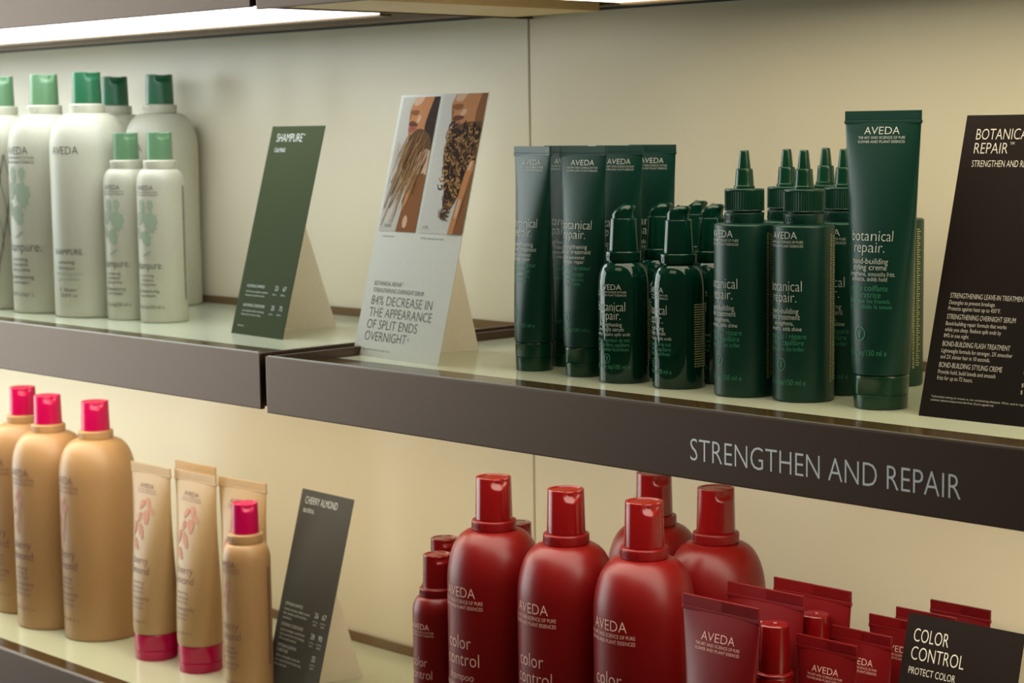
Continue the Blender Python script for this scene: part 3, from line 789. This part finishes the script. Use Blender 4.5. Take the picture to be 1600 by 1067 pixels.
# ------------------------------------------------------------------ tent cards
def card(name, bl, k, zg, ang, W, Hz, lean, mat_front, label, wing):
    """leaning panel with an easel wing behind; returns root and the printing surface (u right, v up along the panel)"""
    t = thing(name, (bl[0] * k, bl[1] * k, zg), R(ang), k)
    tag(t, label, 'sign', 'easel signs on the shelves')
    n = Vector((0, -Hz, -lean)).normalized() * 1.0
    n = Vector((0, -Hz, lean)).normalized()      # outward normal of the leaning front
    up = Vector((0, lean, Hz)).normalized(); H = math.hypot(Hz, lean)
    bm = bmesh.new()
    A = [Vector((0, 0, 0)), Vector((W, 0, 0)), Vector((W, 0, 0)) + up * H, up * H]
    th = 0.0006
    f = [bm.verts.new(a) for a in A]; b = [bm.verts.new(a - n * th + Vector((0, 0, 0.0004 if i < 2 else 0))) for i, a in enumerate(A)]
    bm.faces.new(f).material_index = 0
    bm.faces.new(b[::-1]).material_index = 1
    for i in range(4):
        j = (i + 1) % 4; bm.faces.new((f[j], f[i], b[i], b[j])).material_index = 0
    obj('front_panel', bm, [mat_front, 'card_back'], t, smooth=False)
    # wing: hinged on the panel's back, foot standing behind
    hx, fx, fy, ht = wing
    bm = bmesh.new()
    P0 = Vector((hx, 0.002, 0.0002)); P1 = Vector((fx, fy, 0.0002)); P2 = Vector((hx, lean * ht, Hz * ht)) + Vector((0.0, 0.0015, 0))
    P3 = Vector((hx + (fx - hx) * 0.06, lean * ht + 0.006, Hz * ht))
    d = (P1 - P0); m = Vector((-d.y, d.x, 0)).normalized() * 0.0006
    q = [P0, P1, P3, P2]
    a = [bm.verts.new(v + m) for v in q]; c = [bm.verts.new(v - m) for v in q]
    bm.faces.new(a); bm.faces.new(c[::-1])
    for i in range(4):
        j = (i + 1) % 4; bm.faces.new((a[j], a[i], c[i], c[j]))
    obj('easel_wing', bm, 'card_back', t, smooth=False)['label'] = 'beige easel wing behind the panel'
    def surf(x, v, dd=0.0): return Vector((x, 0, 0)) + up * v + n * (0.00015 + dd)
    return t, surf, H
CATEGORY[0] = 'sign'
# SHAMPURE
t, s, H = card('easel_sign', (-1.3469, 0.9714), KL, ZGL, -4.6, 0.0793, 0.1732, 0.047, 'card_green', 'olive green sign reading SHAMPURE beside the small cream bottles', (0.004, 0.0212, 0.0928, 0.93))
bm = bmesh.new()
put_text(bm, s, 'SHAMPURE', 0.0105, H - 0.0135, 0.0070, 0.0390, 0, 'l'); put_text(bm, s, 'TM', 0.0500, H - 0.0085, 0.0016, None, 0, 'l')
put_text(bm, s, 'CALMING', 0.0105, H - 0.0225, 0.0036, 0.0165, 0, 'l')
for y, a, b_, c1, c2 in ((0.0405, 'NURTURING SHAMPOO', ('Gently cleanses, weightless nourishment.', 'Keeps hair soft and calms.'), '$23', '$67'), (0.0240, 'NURTURING CONDITIONER', ('Gives weightless moisture, conditioning.', 'Keeps hair soft and calms.'), '$25', '$75')):
    put_text(bm, s, a, 0.0105, y, 0.0024, 0.0270 if len(a) < 19 else 0.0330, 0, 'l')
    for i, q in enumerate(b_): put_text(bm, s, q, 0.0105, y - 0.0042 - 0.0032 * i, 0.0015, 0.0340 - 0.004 * i, 0, 'l')
    put_text(bm, s, c1[1:], 0.0540, y - 0.001, 0.0040, None, 0, 'l'); put_text(bm, s, c2[1:], 0.0660, y - 0.001, 0.0040, None, 0, 'l')
    put_text(bm, s, '8.5 fl oz', 0.0520, y - 0.0050, 0.0014, None, 0, 'l'); put_text(bm, s, '33.8 fl oz', 0.0640, y - 0.0050, 0.0014, None, 0, 'l')
put_text(bm, s, 'calming aroma', 0.0080, 0.0070, 0.0013, None, 0, 'l')
text_parts(bm, 'print_white', t)

# white sign with two pictures
WP = 0.1083
t, s, H = card('photo_sign', (-1.1552, 0.9464), KR, ZGR, -4.9, WP, 0.1972, 0.0513, 'card_white', 'white sign with two hair photographs and the words 84% DECREASE', (0.028, 0.0494, 0.0843, 0.93))
bm = bmesh.new(); I = 0
rows = [('84% DECREASE IN', 0.0335, 0.0770), ('THE APPEARANCE', 0.0243, 0.0790), ('OF SPLIT ENDS', 0.0151, 0.0640), ('OVERNIGHT', 0.0060, 0.0530)]
for q, y, wd in rows: put_text(bm, s, q, 0.0115, y + 0.0065, 0.0070, wd, 0, 'l')
put_text(bm, s, '*', 0.066, 0.0130, 0.0045, None, 0, 'l')
put_text(bm, s, 'BOTANICAL REPAIR', 0.0115, 0.0550, 0.0033, 0.0350, 0, 'l'); put_text(bm, s, 'TM', 0.0468, 0.0572, 0.0012, None, 0, 'l')
put_text(bm, s, 'STRENGTHENING OVERNIGHT SERUM', 0.0115, 0.0497, 0.0033, 0.0640, 0, 'l')
put_text(bm, s, '*Repaired hair after one night of use.', 0.0095, 0.0050, 0.0014, 0.0380, 0, 'l')
put_text(bm, lambda x_, v_, d_=0.0: s(x_, v_, 0.0004), 'BEFORE', 0.0105, 0.1005, 0.0019, None, 0, 'l'); put_text(bm, lambda x_, v_, d_=0.0: s(x_, v_, 0.0004), 'AFTER', 0.0590, 0.1005, 0.0019, None, 0, 'l')
put_text(bm, s, 'Untreated hair', 0.0105, 0.0925, 0.0016, 0.0150, 0, 'l'); put_text(bm, s, 'Visibly repaired overnight.', 0.0590, 0.0925, 0.0016, 0.0290, 0, 'l')
text_parts(bm, 'print_ink', t)
def picture(name, x0, x1, y0, y1, curly, label):
    ms = ['photo_white' if curly else 'photo_pale', 'photo_skin', 'photo_skin_light', 'photo_skin_dark', 'photo_lip', 'photo_lip_dark', 'photo_hair', 'photo_hair_light', 'photo_hair_dark']
    bm = bmesh.new(); lay = [0]
    def S(a, b, d=0.0): return s(x0 + (x1 - x0) * a, y0 + (y1 - y0) * b, 0.00004 + 0.000012 * lay[0] + d)
    def P(pts, mi):
        lay[0] += 1
        for _ in range(2):                      # round the inner corners of the printed shape
            out = []
            for i, q in enumerate(pts):
                if q[0] <= 0 or q[0] >= 1 or q[1] <= 0 or q[1] >= 1: out.append(q); continue
                a, b = pts[i - 1], pts[(i + 1) % len(pts)]
                out.append((q[0] * 0.75 + a[0] * 0.25, q[1] * 0.75 + a[1] * 0.25)); out.append((q[0] * 0.75 + b[0] * 0.25, q[1] * 0.75 + b[1] * 0.25))
            pts = out
        put_poly(bm, S, pts, mi)
    rnd = random.Random(4)
    P([(0, 0), (1, 0), (1, 1), (0, 1)], 0)
    if not curly:
        P([(0.36, 1.0), (0.27, 0.925), (0.25, 0.895), (0.33, 0.87), (0.30, 0.835), (0.27, 0.80), (0.31, 0.765), (0.29, 0.735), (0.36, 0.70), (0.42, 0.62), (0.70, 0.60), (1.0, 0.66), (1.0, 1.0)], 1)
        P([(0.36, 1.0), (0.30, 0.945), (0.42, 0.93), (0.55, 0.96), (0.60, 1.0)], 2)
        P([(0.46, 0.83), (0.55, 0.875), (0.60, 0.84), (0.52, 0.80)], 2)
        P([(0.70, 0.76), (0.78, 0.9), (0.86, 1.0), (1.0, 1.0), (1.0, 0.6), (0.86, 0.62)], 8)
        P([(0.25, 0.895), (0.40, 0.905), (0.52, 0.90), (0.50, 0.868), (0.36, 0.86)], 3)
        P([(0.27, 0.80), (0.36, 0.83), (0.58, 0.785), (0.42, 0.778), (0.30, 0.785)], 5)
        P([(0.30, 0.785), (0.42, 0.778), (0.55, 0.775), (0.42, 0.74), (0.30, 0.735)], 4)
        P([(0.36, 0.72), (0.62, 0.78), (0.98, 0.70), (1.0, 0.52), (0.70, 0.50), (0.52, 0.36), (0.34, 0.40), (0.30, 0.52)], 6)
        P([(0.62, 0.52), (0.74, 0.60), (0.82, 0.585), (0.86, 0.62), (1.0, 0.60), (1.0, 0.40), (0.86, 0.38), (0.62, 0.38)], 2)
        P([(0.62, 0.40), (0.86, 0.44), (1.0, 0.42), (1.0, 0.0), (0.46, 0.0), (0.52, 0.16), (0.52, 0.28)], 3)
        P([(0.62, 0.42), (0.74, 0.44), (0.66, 0.30), (0.58, 0.16), (0.53, 0.17), (0.54, 0.28)], 1)
        P([(0.62, 0.03), (0.72, 0.03), (0.74, 0.10), (0.66, 0.13), (0.60, 0.09)], 2)
        for k in range(80):
            lay[0] += 0.2
            a = rnd.uniform(0.3, 0.95); b = rnd.uniform(0.44, 0.74)
            L_ = rnd.uniform(0.12, 0.42); cv = rnd.uniform(-0.1, 0.06)
            pts = [(max(0.01, a - 0.95 * L_ * q - cv * q * q), b - L_ * q) for q in (0, 0.25, 0.5, 0.75, 1.0)]
            strip(bm, S, pts, 17 * rnd.uniform(0.0002, 0.0008), rnd.choice((6, 7, 7, 7, 8)))
        for k in range(40):
            lay[0] += 0.1
            a = rnd.uniform(0.05, 0.35); b = rnd.uniform(0.42, 0.68)
            strip(bm, S, [(a, b), (a - 0.03, b - 0.04), (a + rnd.uniform(-0.05, 0.05), b - 0.08)], 17 * 0.00016, 7)
    else:
        P([(0.30, 1.0), (0.24, 0.94), (0.22, 0.915), (0.32, 0.88), (0.30, 0.84), (0.28, 0.80), (0.34, 0.74), (0.40, 0.70), (1.0, 0.68), (1.0, 1.0)], 1)
        P([(0.32, 1.0), (0.28, 0.95), (0.46, 0.94), (0.56, 1.0)], 2)
        P([(0.44, 0.86), (0.56, 0.90), (0.62, 0.87), (0.50, 0.83)], 2)
        P([(0.80, 0.86), (0.88, 1.0), (1.0, 1.0), (1.0, 0.7), (0.84, 0.7)], 3)
        P([(0.22, 0.915), (0.36, 0.93), (0.52, 0.925), (0.48, 0.89), (0.34, 0.88)], 3)
        P([(0.28, 0.815), (0.36, 0.85), (0.62, 0.835), (0.42, 0.80)], 5)
        P([(0.30, 0.775), (0.36, 0.80), (0.54, 0.80), (0.42, 0.755), (0.33, 0.75)], 4)
        P([(0.30, 0.74), (0.60, 0.80), (1.0, 0.80), (1.0, 0.5), (0.84, 0.46), (0.78, 0.30), (0.66, 0.17), (0.44, 0.17), (0.42, 0.30), (0.36, 0.42), (0.24, 0.54), (0.26, 0.66)], 6)
        P([(0.70, 0.50), (0.90, 0.50), (0.80, 0.30), (0.72, 0.24)], 8)
        for k in range(230):
            lay[0] += 0.15
            a = rnd.uniform(0.28, 0.98); b = rnd.uniform(0.20, 0.80)
            if b < 0.5 and a > 0.42 + b: continue
            if b < 0.34 and a < 0.40: continue
            ph = rnd.uniform(0, 6); rr = rnd.uniform(0.03, 0.07)
            pts = [(min(0.99, max(0.02, a + rr * math.cos(ph + q * 1.1))), b + rr * 0.45 * math.sin(ph + q * 1.1) - q * 0.008) for q in range(5)]
            strip(bm, S, pts, 17 * rnd.uniform(0.0004, 0.0011), rnd.choice((7, 7, 8, 8, 8)))
        for k in range(14):
            lay[0] += 0.2
            ph = rnd.uniform(0, 6)
            pts = [(0.44 + 0.012 * k + 0.06 * math.cos(ph + q), 0.17 - 0.012 * q + 0.02 * math.sin(ph + q)) for q in range(6)]
            strip(bm, S, pts, 17 * 0.0004, rnd.choice((6, 7, 8)))
        lay[0] += 1
        P([(1.0, 0.52), (0.92, 0.53), (0.84, 0.46), (0.78, 0.30), (0.74, 0.14), (0.68, 0.0), (1.0, 0.0)], 1)
        P([(0.98, 0.52), (0.90, 0.52), (0.86, 0.46), (0.92, 0.44)], 2)
        P([(1.0, 0.46), (0.94, 0.40), (0.92, 0.2), (0.86, 0.10), (0.80, 0.0), (1.0, 0.0)], 3)
        P([(0.80, 0.26), (0.86, 0.24), (0.82, 0.12), (0.76, 0.10)], 2)
    o = obj(name, bm, ms, t, smooth=False); o['label'] = label
picture('printed_photo', 0.0035, 0.0505, 0.0970, H - 0.002, False, 'photograph of frizzy straight hair held in a hand')
picture('printed_photo', 0.0545, 0.1075, 0.0970, H - 0.0005, True, 'photograph of curly hair held in a hand')

# black sign at the right edge
t, s, H = card('easel_sign', (-0.6506, 0.9603), KR, ZGR, 1.0, 0.120, 0.1750, 0.0490, 'card_black', 'black sign reading BOTANICAL REPAIR cut by the right picture edge', (0.03, 0.05, 0.09, 0.93))
bm = bmesh.new(); x = 0.0085
put_text(bm, s, 'BOTANICAL', x, H - 0.0150, 0.0066, 0.0372, 0, 'l'); put_text(bm, s, 'REPAIR', x, H - 0.0235, 0.0066, 0.0224, 0, 'l'); put_text(bm, s, 'TM', x + 0.0234, H - 0.0182, 0.0017, None, 0, 'l')
put_text(bm, s, 'STRENGTHEN AND REPAIR', x, H - 0.0315, 0.0040, 0.0430, 0, 'l')
y = 0.0712
for hd_, wd, ls in (('STRENGTHENING LEAVE-IN TREATMENT', 0.0680, [('Detangles to prevent breakage.', 0.0420), ('Protects against heat up to 450°F.', 0.0475)]),
                   ('STRENGTHENING OVERNIGHT SERUM', 0.0620, [('Bond-building repair formula that works', 0.0550), ('while you sleep. Reduce split ends by', 0.0510), ('84% in one night.', 0.0230)]),
                   ('BOND-BUILDING FLASH TREATMENT', 0.0610, [('Lightweight formula for stronger, 2X smoother', 0.0640), ('and 2X shinier hair in 10 seconds.', 0.0450)]),
                   ('BOND-BUILDING STYLING CREME', 0.0570, [('Provide hold, build bonds and smooth', 0.0520), ('frizz for up to 72 hours.', 0.0325)])):
    put_text(bm, s, hd_, x, y, 0.0030, wd * 0.73, 0, 'l'); y -= 0.0038
    for q, w2 in ls: put_text(bm, s, q, x, y, 0.0024, w2 * 0.73, 0, 'l'); y -= 0.0036
    y -= 0.0016
put_text(bm, s, '*Laboratory testing on tresses vs. non conditioning shampoo. When used in regimen with botanical repair.', 0.0065, 0.0118, 0.0012, 0.0800, 0, 'l')
put_text(bm, s, 'conditioner. Laboratory testing on tresses after 8 uses. All prices suggested retail.', 0.0065, 0.0097, 0.0012, 0.0420, 0, 'l')
for yy in (0.034, 0.030, 0.0225, 0.0185): put_text(bm, s, '$', 0.0640, yy, 0.0022, None, 0, 'l')
text_parts(bm, 'print_cream', t)

# CHERRY ALMOND
t, s, H = card('easel_sign', (-1.3370, 0.9870), KW, ZGW, -3.0, 0.0750, 0.1735, 0.0470, 'card_grey', 'dark grey sign reading CHERRY ALMOND beside the slim tan bottle', (0.004, 0.0200, 0.0920, 0.93))
bm = bmesh.new(); x = 0.0075
put_text(bm, s, 'CHERRY ALMOND', x, H - 0.0120, 0.0062, 0.0470, 0, 'l'); put_text(bm, s, 'BLISSFUL', x, H - 0.0195, 0.0034, 0.0160, 0, 'l')
y = 0.0790
for hd_, ls, pr in ((('SOFTENING SHAMPOO',), ('Gently cleanses, softens, leaves', 'hair smooth and full of shine', 'and bounce.'), ('26', '67')), (('SOFTENING CONDITIONER',), ('Quickly detangles, smooths and', 'helps protect hair from damage,', '94% naturally derived.'), ('28', '90')), (('SOFTENING LEAVE-IN', 'CONDITIONER'), ('Softens, detangles, leaves hair', 'shiny and protected all day long,', 'soft and smooth.'), ('32',))):
    y0 = y
    for q in hd_: put_text(bm, s, q, x, y, 0.0027, len(q) * 0.00152, 0, 'l'); y -= 0.0042
    for q in ls: put_text(bm, s, q, x, y, 0.0020, len(q) * 0.00118, 0, 'l'); y -= 0.0037
    for i, q in enumerate(pr):
        px = 0.0520 + 0.0110 * i if len(pr) > 1 else 0.0590
        put_text(bm, s, q, px, y0 - 0.0040, 0.0046, None, 0, 'l'); put_text(bm, s, '6.7 fl oz', px - 0.001, y0 - 0.0078, 0.0014, 0.007, 0, 'l'); put_text(bm, s, '200 ml', px, y0 - 0.0106, 0.0014, 0.005, 0, 'l')
    y -= 0.0026
text_parts(bm, 'print_white', t)

# COLOR CONTROL
t, s, H = card('easel_sign', (-0.7025, 0.9830), KW, ZGX, 1.0, 0.0830, 0.1730, 0.0470, 'card_black', 'black sign reading COLOR CONTROL among the red tubes', (0.03, 0.04, 0.08, 0.93))
bm = bmesh.new(); x = 0.0062
put_text(bm, s, 'COLOR', x, H - 0.0175, 0.0085, 0.0255, 0, 'l'); put_text(bm, s, 'CONTROL', x, H - 0.0290, 0.0085, 0.0385, 0, 'l'); put_text(bm, s, 'PROTECT COLOR', x, H - 0.0380, 0.0044, 0.0340, 0, 'l')
text_parts(bm, 'print_cream', t)
